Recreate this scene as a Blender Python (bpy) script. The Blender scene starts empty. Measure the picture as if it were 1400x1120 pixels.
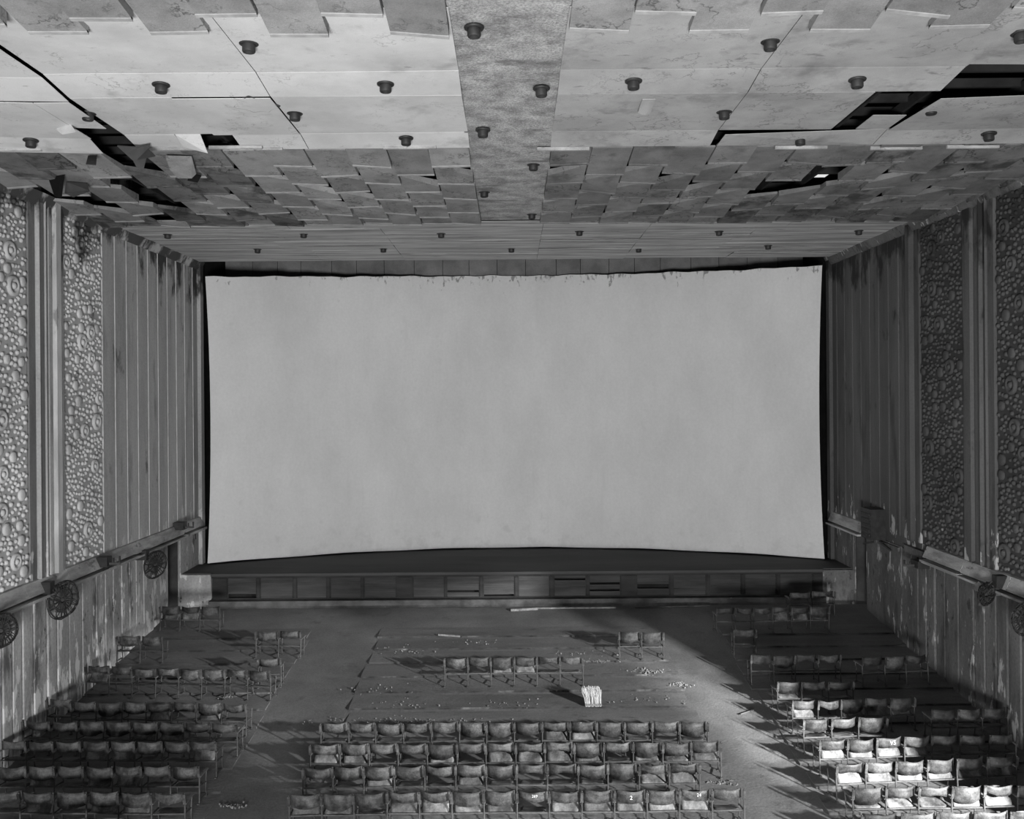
import bpy, bmesh, math, random
from mathutils import Vector, Matrix, Euler
R = math.radians
C = bpy.context.scene.collection
SC = bpy.context.scene
ZC = 8.4                       # eye height above the lowest floor
KS = 1.174                     # metres per shell unit
KF = 1.2                       # metres per floor unit
F = 1250.0
ROLL = R(.45)

# ------------------------------------------------------------------ camera
cam_d = bpy.data.cameras.new('camera'); cam = bpy.data.objects.new('camera', cam_d); C.objects.link(cam)
cam.location = (0, 0, ZC); cam.rotation_euler = (R(90), ROLL, 0)
cam_d.sensor_width = 36; cam_d.lens = 36*F/1400; cam_d.shift_y = -19/1400
cam_d.clip_end = 300; cam_d.clip_start = .1
SC.camera = cam
# ------------------------------------------------------------------ world, lights, exposure
w = bpy.data.worlds.new('overcast_sky'); SC.world = w; w.use_nodes = True
w.node_tree.nodes['Background'].inputs[0].default_value = (.8, .8, .8, 1)
w.node_tree.nodes['Background'].inputs[1].default_value = 1.0
SC.view_settings.view_transform = 'Standard'; SC.view_settings.look = 'None'
SC.view_settings.gamma = 1; SC.view_settings.use_curve_mapping = False
SC.view_settings.exposure = 0.0

def lamp(kind, name, loc, target, power, **kw):
    d = bpy.data.lights.new(name, kind); o = bpy.data.objects.new(name, d); C.objects.link(o)
    o.location = loc; o.rotation_euler = (Vector(target)-Vector(loc)).to_track_quat('-Z', 'Y').to_euler()
    d.energy = power
    for k, v in kw.items(): setattr(d, k, v)
    return o
# low daylight entering through the openings of the right wall
lamp('SPOT', 'low_daylight', (17.5*KF, -1.0*KF, ZC-.2*KF), (2*KF, 19*KF, ZC-5.5*KF), 95000,
     spot_size=R(62), spot_blend=.3, shadow_soft_size=.40)
# stronger glare from the yard door, falling on the right-hand seats only
lamp('SPOT', 'yard_glare', (14.0*KF, 3.0*KF, ZC-.7*KF), (8.3*KF, 15.3*KF, ZC-6.4*KF), 98000,
     spot_size=R(24), spot_blend=.4, shadow_soft_size=.25)
# soft fill added behind the audience; the rear wall has no openings
lamp('AREA', 'rear_daylight', (-.5*KF, -4.8*KF, ZC-4.8*KF), (-1.5*KF, 22*KF, ZC+2.0*KF), 7600,
     shape='RECTANGLE', size=5, size_y=3)

# ------------------------------------------------------------------ helpers
def unroll(x, y):
    dx, dy = x-700, y-560
    return dx*math.cos(ROLL)-dy*math.sin(ROLL), dx*math.sin(ROLL)+dy*math.cos(ROLL)+560-541
def V(k, x, y, z): return (x*k, y*k, ZC+z*k)

class MB:
    def __init__(s, k=1.0, z=0.0): s.bm = bmesh.new(); s.k = k; s.z = z
    def p(s, v): return (v[0]*s.k, v[1]*s.k, v[2]*s.k+s.z)
    def hexa(s, c):                     # 8 corners: bottom 4 (ccw) then top 4
        v = [s.bm.verts.new(s.p(q)) for q in c]
        for f in ((0,3,2,1), (4,5,6,7), (0,1,5,4), (1,2,6,5), (2,3,7,6), (3,0,4,7)):
            s.bm.faces.new([v[i] for i in f])
        return s
    def box(s, x0, x1, y0, y1, z0, z1):
        if x0 > x1: x0, x1 = x1, x0
        return s.hexa([(x0,y0,z0),(x1,y0,z0),(x1,y1,z0),(x0,y1,z0),(x0,y0,z1),(x1,y0,z1),(x1,y1,z1),(x0,y1,z1)])
    def bar(s, a, b, w, h=None, up=(0,0,1)):   # square bar from a to b
        a, b = Vector(a), Vector(b); h = h or w; d = (b-a).normalized()
        u = Vector(up)
        if abs(d.dot(u)) > .95: u = Vector((0,1,0))
        r = d.cross(u).normalized()*w/2; t = r.cross(d).normalized()*h/2
        q = [a-r-t, a+r-t, b+r-t, b-r-t, a-r+t, a+r+t, b+r+t, b-r+t]
        return s.hexa([tuple(x) for x in q])
    def tube(s, pts, r, n=6, cap=True, closed=False):
        pts = [Vector(p) for p in pts]; rings = []; m = len(pts)
        for i, p in enumerate(pts):
            a = pts[(i-1) % m] if closed or i > 0 else p; b = pts[(i+1) % m] if closed or i < m-1 else p
            d = (b-a).normalized(); u = Vector((0,0,1)) if abs(d.z) < .9 else Vector((1,0,0))
            e1 = d.cross(u).normalized(); e2 = e1.cross(d)
            rr = r[i] if isinstance(r, (list, tuple)) else r
            rings.append([s.bm.verts.new(s.p(p+(e1*math.cos(t)+e2*math.sin(t))*rr)) for t in [2*math.pi*k/n for k in range(n)]])
        for i in range(m if closed else m-1):
            A, B = rings[i], rings[(i+1) % m]
            for k in range(n): s.bm.faces.new((A[k], A[(k+1) % n], B[(k+1) % n], B[k]))
        if cap and not closed: s.bm.faces.new(rings[0][::-1]); s.bm.faces.new(rings[-1])
        return s
    def lathe(s, prof, n=12, M=None):     # profile (r, h) about local z
        M = M or Matrix(); rings = []
        for r, h in prof:
            rings.append([s.bm.verts.new(s.p(M @ Vector((r*math.cos(2*math.pi*k/n), r*math.sin(2*math.pi*k/n), h)))) for k in range(n)] if r > 1e-6
                         else [s.bm.verts.new(s.p(M @ Vector((0,0,h))))])
        for A, B in zip(rings, rings[1:]):
            for k in range(n):
                j = (k+1) % n
                if len(A) == 1 and len(B) == 1: continue
                if len(A) == 1: s.bm.faces.new((A[0], B[j], B[k]))
                elif len(B) == 1: s.bm.faces.new((A[k], A[j], B[0]))
                else: s.bm.faces.new((A[k], A[j], B[j], B[k]))
        return s
    def grid(s, fn, nu, nv, th=None):     # fn(u,v)->point, optional thickness vector
        T = [[s.bm.verts.new(s.p(fn(i/nu, j/nv))) for j in range(nv+1)] for i in range(nu+1)]
        for i in range(nu):
            for j in range(nv): s.bm.faces.new((T[i][j], T[i+1][j], T[i+1][j+1], T[i][j+1]))
        if th:
            B = [[s.bm.verts.new(s.p(Vector(fn(i/nu, j/nv))+Vector(th))) for j in range(nv+1)] for i in range(nu+1)]
            for i in range(nu):
                for j in range(nv): s.bm.faces.new((B[i][j], B[i][j+1], B[i+1][j+1], B[i+1][j]))
            for i in range(nu):
                s.bm.faces.new((T[i][0], B[i][0], B[i+1][0], T[i+1][0])); s.bm.faces.new((T[i][nv], T[i+1][nv], B[i+1][nv], B[i][nv]))
            for j in range(nv):
                s.bm.faces.new((T[0][j], T[0][j+1], B[0][j+1], B[0][j])); s.bm.faces.new((T[nu][j], B[nu][j], B[nu][j+1], T[nu][j+1]))
        return s
    def mesh(s, name, mat, smooth=False):
        bmesh.ops.recalc_face_normals(s.bm, faces=s.bm.faces[:])
        me = bpy.data.meshes.new(name); s.bm.to_mesh(me); s.bm.free()
        me.materials.append(mat)
        if smooth:
            for p in me.polygons: p.use_smooth = True
        return me
    def obj(s, name, mat, parent=None, smooth=False, **kw):
        return link(name, s.mesh(name, mat, smooth), parent, **kw)
def link(name, data, parent=None, loc=None, rot=None, **kw):
    o = bpy.data.objects.new(name, data); C.objects.link(o)
    if parent: o.parent = parent
    if loc is not None: o.location = loc
    if rot is not None: o.rotation_euler = rot
    for k, v in kw.items(): o[k] = v
    return o
def thing(name, label, cat, loc=(0,0,0), rot=(0,0,0), group=None):
    o = link(name, None, None, loc, rot); o['label'] = label; o['category'] = cat
    if group: o['group'] = group
    return o
def struct(name, label=None, cat=None):
    o = link(name, None); o['kind'] = 'structure'
    o['label'] = label; o['category'] = cat
    return o

# ------------------------------------------------------------------ materials (grey, world-space)
def mat(name, lo, hi, *a, lines=(), **k):
    return mat_(name, lo, hi, *a, lines=lines, **k)
def mat_(name, lo, hi, scale=1.0, st=(1,1,1), ramp=(.35,.65), rough=.9, bump=0.0, bscale=30, layers=(), rnd=0.0, fine=0.0, fscale=60, spec=.2, detail=6, lines=()):
    m = bpy.data.materials.new(name); m.use_nodes = True; nt = m.node_tree; N = nt.nodes; L = nt.links
    b = N['Principled BSDF']; b.inputs['Roughness'].default_value = rough
    b.inputs['Specular IOR Level'].default_value = spec
    g = N.new('ShaderNodeNewGeometry')
    def noise(sc, stv, det=6, off=0.0):
        mp = N.new('ShaderNodeMapping'); mp.inputs['Scale'].default_value = stv; mp.inputs['Location'].default_value = (off, off*1.7, off*.3)
        L.new(g.outputs['Position'], mp.inputs['Vector'])
        n = N.new('ShaderNodeTexNoise'); n.inputs['Scale'].default_value = sc; n.inputs['Detail'].default_value = det
        n.inputs['Roughness'].default_value = .62
        L.new(mp.outputs[0], n.inputs['Vector']); return n.outputs['Fac']
    def rng(src, a, b_, c=0.0, d=1.0):
        r = N.new('ShaderNodeMapRange'); r.inputs[1].default_value = a; r.inputs[2].default_value = b_
        r.inputs[3].default_value = c; r.inputs[4].default_value = d; L.new(src, r.inputs[0]); return r.outputs[0]
    def mth(op, a, b_):
        q = N.new('ShaderNodeMath'); q.operation = op
        for i, x in enumerate((a, b_)):
            if isinstance(x, (int, float)): q.inputs[i].default_value = x
            else: L.new(x, q.inputs[i])
        return q.outputs[0]
    base = noise(scale, st, detail)
    val = rng(base, ramp[0], ramp[1], lo, hi)
    if fine:
        f = noise(fscale, (1,1,1), 3); val = mth('MULTIPLY', val, rng(f, .3, .7, 1-fine, 1+fine))
    for i, ly in enumerate(layers):
        c, sc, stv, t0, t1, amt = ly[:6]; zr = ly[6] if len(ly) > 6 else None
        mk = noise(sc, stv, 8, 13.7*(i+1))
        if zr:                                    # the stain gathers towards one height: shifts its threshold
            s = N.new('ShaderNodeSeparateXYZ'); L.new(g.outputs['Position'], s.inputs[0])
            mk = mth('ADD', mk, rng(s.outputs[2], zr[0], zr[1], zr[2], zr[3]))
        mk = mth('MULTIPLY', rng(mk, t0, t1), amt)
        mx = N.new('ShaderNodeMix'); mx.data_type = 'FLOAT'
        L.new(mk, mx.inputs[0]); L.new(val, mx.inputs[2]); mx.inputs[3].default_value = c; val = mx.outputs[0]
    for i, (c, sc, wd, t0, t1, amt) in enumerate(lines):      # tide marks and hairline cracks
        n1 = mth('ABSOLUTE', mth('SUBTRACT', noise(sc, (1,1,1), 5, 31.3*(i+1)), .5), 0)
        mk = mth('MULTIPLY', rng(n1, 0, wd, 1, 0), rng(noise(sc*.6, (1,1,1), 3, 5.1*(i+1)), t0, t1))
        mk = mth('MULTIPLY', mk, amt)
        mx = N.new('ShaderNodeMix'); mx.data_type = 'FLOAT'
        L.new(mk, mx.inputs[0]); L.new(val, mx.inputs[2]); mx.inputs[3].default_value = c; val = mx.outputs[0]
    if rnd:
        oi = N.new('ShaderNodeObjectInfo'); val = mth('MULTIPLY', val, rng(oi.outputs['Random'], 0, 1, 1-rnd, 1+rnd))
    cc = N.new('ShaderNodeCombineColor')
    for i in range(3): L.new(val, cc.inputs[i])
    L.new(cc.outputs[0], b.inputs['Base Color'])
    if bump:
        bp = N.new('ShaderNodeBump'); bp.inputs['Strength'].default_value = bump; bp.inputs['Distance'].default_value = .03
        L.new(noise(bscale, st if max(st) < 5 else (1,1,1), 5), bp.inputs['Height']); L.new(bp.outputs[0], b.inputs['Normal'])
    return m
zt = ZC+3.95*KS
M_panel = mat('ceiling_board_paint', .46, .60, .7, ramp=(.3,.6), bump=.15, bscale=8, fine=.05,
              layers=[(.22, 1.3, (1,1,1), .60, .74, .55), (.12, 5.0, (.5,1.4,1), .66, .74, .6), (.36, .35, (1,1,1), .52, .68, .45)], lines=[(.22,.9,.008,.5,.6,.6),(.25,2.2,.012,.56,.64,.5)])
M_tile = mat('acoustic_tile', .17, .28, 1.1, bump=.3, bscale=60, fine=.12, fscale=45, rnd=.20,
             layers=[(.1, 1.6, (1,1,1), .58, .70, .6)], lines=[(.06,1.1,.014,.46,.56,.85),(.08,2.8,.02,.54,.6,.7)])
M_tile2 = mat('sooty_acoustic_tile', .09, .18, 1.1, bump=.3, bscale=60, fine=.12, fscale=45, rnd=.25,
             layers=[(.03, 1.4, (1,1,1), .50, .62, .8)], lines=[(.03,1.3,.02,.44,.54,.9)])
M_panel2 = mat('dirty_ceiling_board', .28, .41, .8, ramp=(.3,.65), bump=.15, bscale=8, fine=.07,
              layers=[(.14, 1.3, (1,1,1), .54, .70, .6), (.08, 4.0, (.5,1.4,1), .62, .72, .6)], lines=[(.15,.9,.010,.46,.56,.8),(.18,2.2,.012,.52,.6,.6)])  # stained, and darker overall for the dimmer light on the right
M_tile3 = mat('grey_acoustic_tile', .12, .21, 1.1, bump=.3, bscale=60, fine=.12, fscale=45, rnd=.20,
             layers=[(.05, 1.6, (1,1,1), .54, .68, .6)], lines=[(.05,1.1,.014,.46,.56,.85)])  # darker tile copy: dimmer light of the right half put into colour
M_lip = mat('lit_tile_edge', .24, .36, 4)  # paler than the tile: light caught by the low edge, as colour
M_strip = mat('rough_centre_strip', .24, .46, 2.5, bump=.8, bscale=45, fine=.38, fscale=28,
              layers=[(.12, 1.6, (.7,1.6,1), .56, .68, .75)])
M_board = mat('streaked_board', .26, .54, 2.2, st=(.16,2.2,1), ramp=(.38,.62), bump=.2, layers=[(.08, 3.2, (.3,1.8,1), .60, .70, .8)])
M_void = mat('roof_timber_black', .004, .009, 2)  # near-black: the unlit roof void is put into the colour
M_rj = mat('sooty_roof_joist', .010, .022, 2)  # joists darkened in colour so the roof void reads unlit
M_joist = mat('dusty_joist', .035, .06, 2)
M_screen = mat('screen_cloth', .56, .68, .35, st=(1,1,.6), ramp=(.3,.7), bump=.12, bscale=25, fine=.04, fscale=12, rough=.8,
               layers=[(.55, 1.2, (2.5,2.5,.25), .58, .75, .45), (.50, 2.2, (1,1,1), .60, .72, .45, (ZC-4.9*KS, ZC-3.2*KS, .10, -.05)),
                       (.18, 3.5, (1.5,1.5,.7), .72, .78, .8, (ZC+3.2*KS, ZC+3.8*KS, 0, .19))])
M_dark = mat('black_cloth', .010, .02, 3)  # near-black stand-in for unlit depth in doorways, louvres and behind the screen
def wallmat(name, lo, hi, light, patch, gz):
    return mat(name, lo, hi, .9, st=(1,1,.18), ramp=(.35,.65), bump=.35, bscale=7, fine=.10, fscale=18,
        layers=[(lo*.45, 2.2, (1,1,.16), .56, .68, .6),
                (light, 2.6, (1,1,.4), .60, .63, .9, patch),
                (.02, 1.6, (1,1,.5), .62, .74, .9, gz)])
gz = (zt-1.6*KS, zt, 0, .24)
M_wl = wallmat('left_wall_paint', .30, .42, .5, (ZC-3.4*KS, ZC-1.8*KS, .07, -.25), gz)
M_wr = wallmat('right_wall_paint', .075, .12, .42, (ZC-3.4*KS, ZC-1.4*KS, .08, -.25), gz)  # darker copy of the left paint: the right wall's shade in colour
M_wld = wallmat('left_dark_moulding_paint', .13, .20, .5, (ZC-3.4*KS, ZC-1.8*KS, .07, -.25), gz)
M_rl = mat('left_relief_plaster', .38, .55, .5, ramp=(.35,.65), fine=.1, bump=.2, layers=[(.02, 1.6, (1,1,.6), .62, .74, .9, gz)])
M_rr = mat('right_relief_plaster', .055, .095, .5, ramp=(.35,.65), fine=.1, bump=.2, layers=[(.36, 2.2, (1,1,.5), .60, .68, .7, (ZC-3.4*KS, ZC-1.0*KS, .04, -.25)), (.02, 1.6, (1,1,.6), .62, .74, .9, gz)])  # relief darkened in colour to carry the right wall's shade
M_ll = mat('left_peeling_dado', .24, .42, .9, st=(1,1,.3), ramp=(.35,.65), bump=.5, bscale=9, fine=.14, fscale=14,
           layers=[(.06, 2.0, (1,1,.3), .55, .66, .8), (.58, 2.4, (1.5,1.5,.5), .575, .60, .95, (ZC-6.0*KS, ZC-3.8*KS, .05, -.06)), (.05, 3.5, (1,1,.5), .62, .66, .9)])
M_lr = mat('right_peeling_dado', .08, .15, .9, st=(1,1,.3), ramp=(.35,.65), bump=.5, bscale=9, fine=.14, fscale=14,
           layers=[(.04, 2.0, (1,1,.3), .55, .66, .8), (.42, 2.6, (1.5,1.5,.5), .60, .64, .8), (.04, 3.5, (1,1,.5), .62, .66, .9)])  # peeling dado, its base toned down for the right wall's shade
M_col = mat('bare_light_plaster', .34, .55, 1.2, st=(1,1,.25), ramp=(.4,.6), bump=.3, fine=.08, layers=[(.2, 2.4, (1,1,.3), .56, .6, .8)])
M_rail = mat('chipped_rail_plaster', .24, .46, 1.6, st=(1,.5,2), ramp=(.38,.62), bump=.5, bscale=12, fine=.12, layers=[(.07, 2.5, (1,.6,1), .60, .66, .8)])
M_bead = mat('bead_paint', .40, .55, 3, bump=.3)
M_floor = mat('dirty_concrete', .075, .13, .45, ramp=(.35,.65), bump=.35, bscale=16, fine=.18, fscale=22, rough=.75, spec=.35,
              layers=[(.13, 1.0, (.6,1.3,1), .58, .72, .55), (.04, 1.8, (1,1,1), .60, .72, .55), (.22, 5.5, (1,1,1), .70, .74, .6)])
M_step = mat('worn_step_concrete', .08, .135, .7, st=(.4,1.4,1), bump=.35, bscale=16, fine=.2, fscale=22, rough=.75, spec=.35,
             layers=[(.035, 2.4, (.7,1.8,1), .60, .68, .6), (.2, 6, (1,1,1), .70, .74, .6)])
M_riser = mat('grimy_riser', .018, .05, 3, layers=[(.14, 1.1, (1,1,1), .56, .66, .8)])
M_stage = mat('stage_floor_dust', .055, .078, .6, st=(.4,1.4,1), fine=.08, rough=.8, layers=[(.05, 1.4, (.4,1.5,1), .58, .7, .5)])
M_fascia = mat('stage_fascia_wood', .022, .045, 1.4, st=(.5,1,2), bump=.2, fine=.15)
M_slat = mat('louvre_slat_wood', .055, .09, 1.8, st=(.4,1,2), bump=.2, rnd=.12)
M_plinth = mat('plinth_plaster', .04, .10, 1.1, st=(1,1,1), ramp=(.4,.62), bump=.4, layers=[(.4, 2.4, (.8,1,1), .66, .7, .7)])
M_back = mat('backrest_plywood', .012, .064, 4.5, ramp=(.40,.62), fine=.35, fscale=34, rough=.6, spec=.4, bump=.3, rnd=.3, layers=[(.04, 6, (1,1,1), .56, .66, .7), (.42, 11, (1,1,1), .70, .73, .6)])
M_seat = mat('seat_plywood', .02, .13, 3.5, ramp=(.38,.62), fine=.3, fscale=25, rough=.6, spec=.4, bump=.2, rnd=.35, layers=[(.05, 5, (1,1,1), .58, .66, .7)])
M_iron = mat('rusty_iron', .025, .07, 6, rough=.65, spec=.4, bump=.3)
M_arm = mat('armrest_wood', .07, .14, 5, rough=.6, spec=.4)
M_blk = mat('black_metal', .012, .03, 6, rough=.6, spec=.4)
M_straw = mat('pale_straw', .34, .52, 14, st=(1,1,.3))
M_rub = mat('pale_rubble', .10, .22, 9, bump=.5)
M_white = mat('chalk_paint', .4, .55, 8)
M_bulk = mat('soffit_board', .13, .2, 1.5, bump=.2, fine=.15, rnd=.12)  # toned dark to hold the shade above the screen

rnd = random.Random(7)
# ================================================================== FLOOR
def zf(D):                                          # floor height, floor units, relative to the eye
    return -8.55+.12*max(D, 13.2)
fl = struct('floor', 'dirty bare concrete floor rising towards the stage', 'floor')
b = MB(KF, ZC)
ys = [-6, 0, 6, 11, 13.2]+[13.2+.6*i for i in range(1, 19)]+[24.35]
ys = sorted(set(y for y in ys if y <= 24.35))
xs = [-9.35+18.9*i/20 for i in range(21)]
gv = [[b.bm.verts.new(b.p((x, y, zf(y)))) for x in xs] for y in ys]
for i in range(len(ys)-1):
    for j in range(20): b.bm.faces.new((gv[i][j], gv[i][j+1], gv[i+1][j+1], gv[i+1][j]))
bm0 = b.bm
ext = bmesh.ops.extrude_face_region(bm0, geom=bm0.faces[:])
for v in [g for g in ext['geom'] if isinstance(g, bmesh.types.BMVert)]: v.co.z -= .35
b.obj('floor_slab', M_floor, fl)
STEPS = [22.25-.755*i for i in range(13)]
for (xa, xb) in ((-3.3, 3.6), (-9.05, -5.0), (5.05, 9.25)):
    for i, D in enumerate(STEPS):
        if D < 13.4: continue
        b = MB(KF, ZC); j0 = rnd.uniform(-.06,.06); j1 = rnd.uniform(-.06,.06)
        D1 = D+.755; hh = .04
        xa_ = xa+(j0 if xa > -5 else 0); xb_ = xb+(j1 if xb < 5 else 0)
        b.hexa([(xa_,D,zf(D)-.02),(xb_,D,zf(D)-.02),(xb_,D1,zf(D1)-.06),(xa_,D1,zf(D1)-.06),
                (xa_,D,zf(D)+hh),(xb_,D,zf(D)+hh),(xb_,D1-.01,zf(D1)-.006),(xa_,D1-.01,zf(D1)-.006)])
        so = b.obj('floor_step', M_step, fl); so.data.materials.append(M_riser)
        for pg in so.data.polygons:
            if pg.normal.y < -.8: pg.material_index = 1
def ztop(D):
    for s in STEPS:
        if s <= D < s+.755: return max(zf(D), zf(s)+.04+(zf(s+.755)-.006-zf(s)-.04)*(D-s)/.755)
    return zf(D)

# ================================================================== WALLS
WL, WR = -9.3, 9.5                                  # wall faces, shell units
ZT = 5.4                                            # wall top (roof)
def zfs(D): return zf(D*KS/KF)*KF/KS                # floor height in shell units
wl = struct('wall_left', 'tall plaster left wall with reliefs, planks and peeling dado', 'wall')
wr = struct('wall_right', 'shadowed right wall with reliefs, planks and peeling dado', 'wall')
def wall_slab(name, X, s, segs, m, par):
    b = MB(KS, ZC)
    for (a, c, z0, z1) in segs: b.box(X, X+s*.5, a, c, z0, z1)
    b.obj(name, m, par)
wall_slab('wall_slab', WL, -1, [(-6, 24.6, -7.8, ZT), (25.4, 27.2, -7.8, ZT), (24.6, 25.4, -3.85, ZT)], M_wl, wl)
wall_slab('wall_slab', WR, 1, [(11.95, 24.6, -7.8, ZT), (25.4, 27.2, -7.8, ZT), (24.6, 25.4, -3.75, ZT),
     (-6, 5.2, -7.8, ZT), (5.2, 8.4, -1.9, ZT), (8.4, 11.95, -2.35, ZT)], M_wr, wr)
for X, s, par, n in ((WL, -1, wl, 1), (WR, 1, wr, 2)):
    d = struct('door_%d' % n, 'dark open doorway beside the stage at the %s wall' % ('left' if s < 0 else 'right'), 'door')
    b = MB(KS, ZC); b.box(X+s*.02, X+s*.55, 24.6, 24.66, -6.0, -3.8); b.obj('jamb', M_joist, d)
    b = MB(KS, ZC); b.box(X+s*.02, X+s*.55, 25.34, 25.4, -6.0, -3.8); b.obj('jamb', M_joist, d)
    b = MB(KS, ZC); b.box(X+s*.5, X+s*.56, 24.6, 25.4, -6.0, -3.8); b.obj('door_leaf', M_dark, d)  # black sheet standing in for the unlit interior; no door hangs here

def strip(par, X, s, a, c, z0, z1, proud, m, name='wall_plank'):
    b = MB(KS, ZC); e = min(.008 if name == 'dado_panel' else .02, (c-a)*.2)
    xo, xi = X-s*proud, X+s*.01
    b.hexa([(xi,a,z0),(xi,c,z0),(xo,c-e,z0),(xo,a+e,z0),(xi,a,z1),(xi,c,z1),(xo,c-e,z1),(xo,a+e,z1)])
    return b.obj(name, m, par)
ZR0, ZR1, ZCL = -3.78, -3.5, 3.97
# left upper wall: planks with bead strips between
pl = [20.7+.65*i for i in range(11)]
for i in range(10):
    strip(wl, WL, -1, pl[i]+.015, pl[i+1]-.015, ZR1, ZCL, .035+.006*rnd.random(), M_wl)
    strip(wl, WL, -1, pl[i]-.012, pl[i]+.012, ZR1, ZCL, .048, M_bead, 'bead')
for a, c, pr, m in ((17.5,17.78,.05,M_wld), (17.80,18.03,.10,M_wld), (18.05,18.2,.05,M_wld), (18.2,18.36,.09,M_wl), (18.37,18.6,.16,M_col), (18.6,18.76,.12,M_wl)):
    strip(wl, WL, -1, a, c, ZR1, ZCL, pr, m, 'moulding')
for a in (17.79, 18.04): strip(wl, WL, -1, a-.015, a+.015, ZR1, ZCL, .13, M_wl, 'bead')
pr_ = [21.75+.605*i for i in range(10)]
for i in range(9):
    strip(wr, WR, 1, pr_[i]+.015, pr_[i+1]-.015, ZR1, ZCL, .035+.008*rnd.random(), M_wr)
    strip(wr, WR, 1, pr_[i]-.012, pr_[i]+.012, ZR1, ZCL, .048, M_wr, 'bead')
for a, c, pr, m in ((17.86,18.12,.07,M_wr), (18.16,18.36,.04,M_wr), (18.40,18.75,.02,M_wr), (18.80,19.13,.07,M_wr), (21.17,21.45,.06,M_wr), (21.47,21.7,.16,M_wr)):
    strip(wr, WR, 1, a, c, ZR1, ZCL, pr, m, 'moulding')
for a in (18.14, 18.38): strip(wr, WR, 1, a-.015, a+.015, ZR1, ZCL, .11, M_wr, 'bead')

# relief panels: rings, discs, small domes
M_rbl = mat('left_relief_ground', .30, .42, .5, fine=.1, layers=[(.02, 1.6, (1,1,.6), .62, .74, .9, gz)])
M_rbr = mat('right_relief_ground', .038, .065, .5, fine=.1)  # darker copy of the left ground, right-wall shade included
def relief(par, X, s, D0, D1, m, seed, dens):
    rg = random.Random(seed)
    b = MB(KS, ZC); b.box(X-s*.03, X+s*.01, D0, D1, ZR1, ZCL); p = b.obj('relief_panel', M_rbl if s < 0 else M_rbr, par)
    rot = Matrix.Rotation(R(90)*(-s), 4, 'Y')        # local +z points into the room
    defs = {}
    for nm, prof in (('ring', [(1,0),(1,.16),(.86,.24),(.60,.22),(.52,.08),(.34,.08),(.30,.26),(.12,.32),(0,.32)]),
                     ('disc', [(1,0),(.97,.22),(.82,.30),(.3,.34),(0,.34)]),
                     ('dome', [(1,0),(.78,.42),(.35,.62),(0,.66)])):
        q = MB(KS); q.lathe(prof, 14 if nm == 'ring' else 10, rot); defs[nm] = q.mesh(nm+'_boss', m, True)
    pts = []; G = {}
    def ok(y, z, r):
        cy, cz = int(y/.5), int(z/.5)
        for i in range(cy-1, cy+2):
            for j in range(cz-1, cz+2):
                for (a, c, q) in G.get((i, j), ()):
                    if (a-y)**2+(c-z)**2 < (q+r+.004)**2: return False
        return True
    def put(y, z, r): G.setdefault((int(y/.5), int(z/.5)), []).append((y, z, r)); pts.append((y, z, r))
    area = (D1-D0)*(ZCL-ZR1)
    for cnt, r0, r1 in ((int(area*.85), .15, .20), (int(area*2.2), .09, .125)):
        n = 0; tries = 0
        while n < cnt and tries < cnt*60:
            tries += 1; r = rg.uniform(r0, r1); y = rg.uniform(D0+r, D1-r); z = rg.uniform(ZR1+r, ZCL-r)
            if ok(y, z, r): put(y, z, r); n += 1
    big = list(pts)
    n = 0; tries = 0; cnt = int(area*dens)
    while n < cnt and tries < cnt*9:
        tries += 1; r = rg.uniform(.034, .055); y = rg.uniform(D0+r, D1-r); z = rg.uniform(ZR1+r, ZCL-r)
        if ok(y, z, r): put(y, z, r); n += 1
    for (y, z, r) in big:
        o = link('round_boss', defs['ring' if r > .14 else 'disc'], p, V(KS, X-s*.03, y, z)); o.scale = (max(r,.12)*1.3, r, r)
    b = MB(KS, ZC)
    for (y, z, r) in pts[len(big):]:
        Mx = Matrix.Translation((X-s*.03, y, z)) @ rot @ Matrix.Diagonal((r, r, r, 1))
        b.lathe([(1,-.05),(.8,.65),(0,1.0)], 7, Mx)
    o = b.obj('small_bosses', m, p, smooth=True); o['kind'] = 'stuff'
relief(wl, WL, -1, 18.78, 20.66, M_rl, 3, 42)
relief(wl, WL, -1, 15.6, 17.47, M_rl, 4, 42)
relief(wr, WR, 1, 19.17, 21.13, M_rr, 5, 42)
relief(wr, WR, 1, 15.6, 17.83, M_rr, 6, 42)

# dado panels below the rail
def dado(par, X, s, ds, m, gap=.035):
    strip(par, X, s, ds[0], ds[-1], -7.2, ZR0, .006, M_void, 'dado_backing')
    for a, c in zip(ds, ds[1:]):
        zb = zfs(a)-.05
        strip(par, X, s, a+gap, c-gap, zb, ZR0+.02, .05+.02*rnd.random(), m, 'dado_panel')
dl = [14.9, 15.9, 16.5, 16.85, 17.2, 17.6, 18.1, 18.5, 19.0, 19.6, 20.25, 20.7, 21.1, 21.55, 22.0, 22.4, 22.85, 23.5]
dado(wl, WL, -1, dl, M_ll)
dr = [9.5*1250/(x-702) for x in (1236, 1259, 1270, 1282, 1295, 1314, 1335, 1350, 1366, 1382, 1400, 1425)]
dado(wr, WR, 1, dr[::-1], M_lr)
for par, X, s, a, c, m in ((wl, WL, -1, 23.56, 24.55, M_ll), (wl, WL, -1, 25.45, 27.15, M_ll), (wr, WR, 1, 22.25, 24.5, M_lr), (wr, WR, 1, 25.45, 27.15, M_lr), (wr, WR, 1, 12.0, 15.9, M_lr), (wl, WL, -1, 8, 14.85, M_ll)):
    strip(par, X, s, a, c, zfs(a)-.05, ZR0+.02, .03, m, 'plaster_patch')
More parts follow.
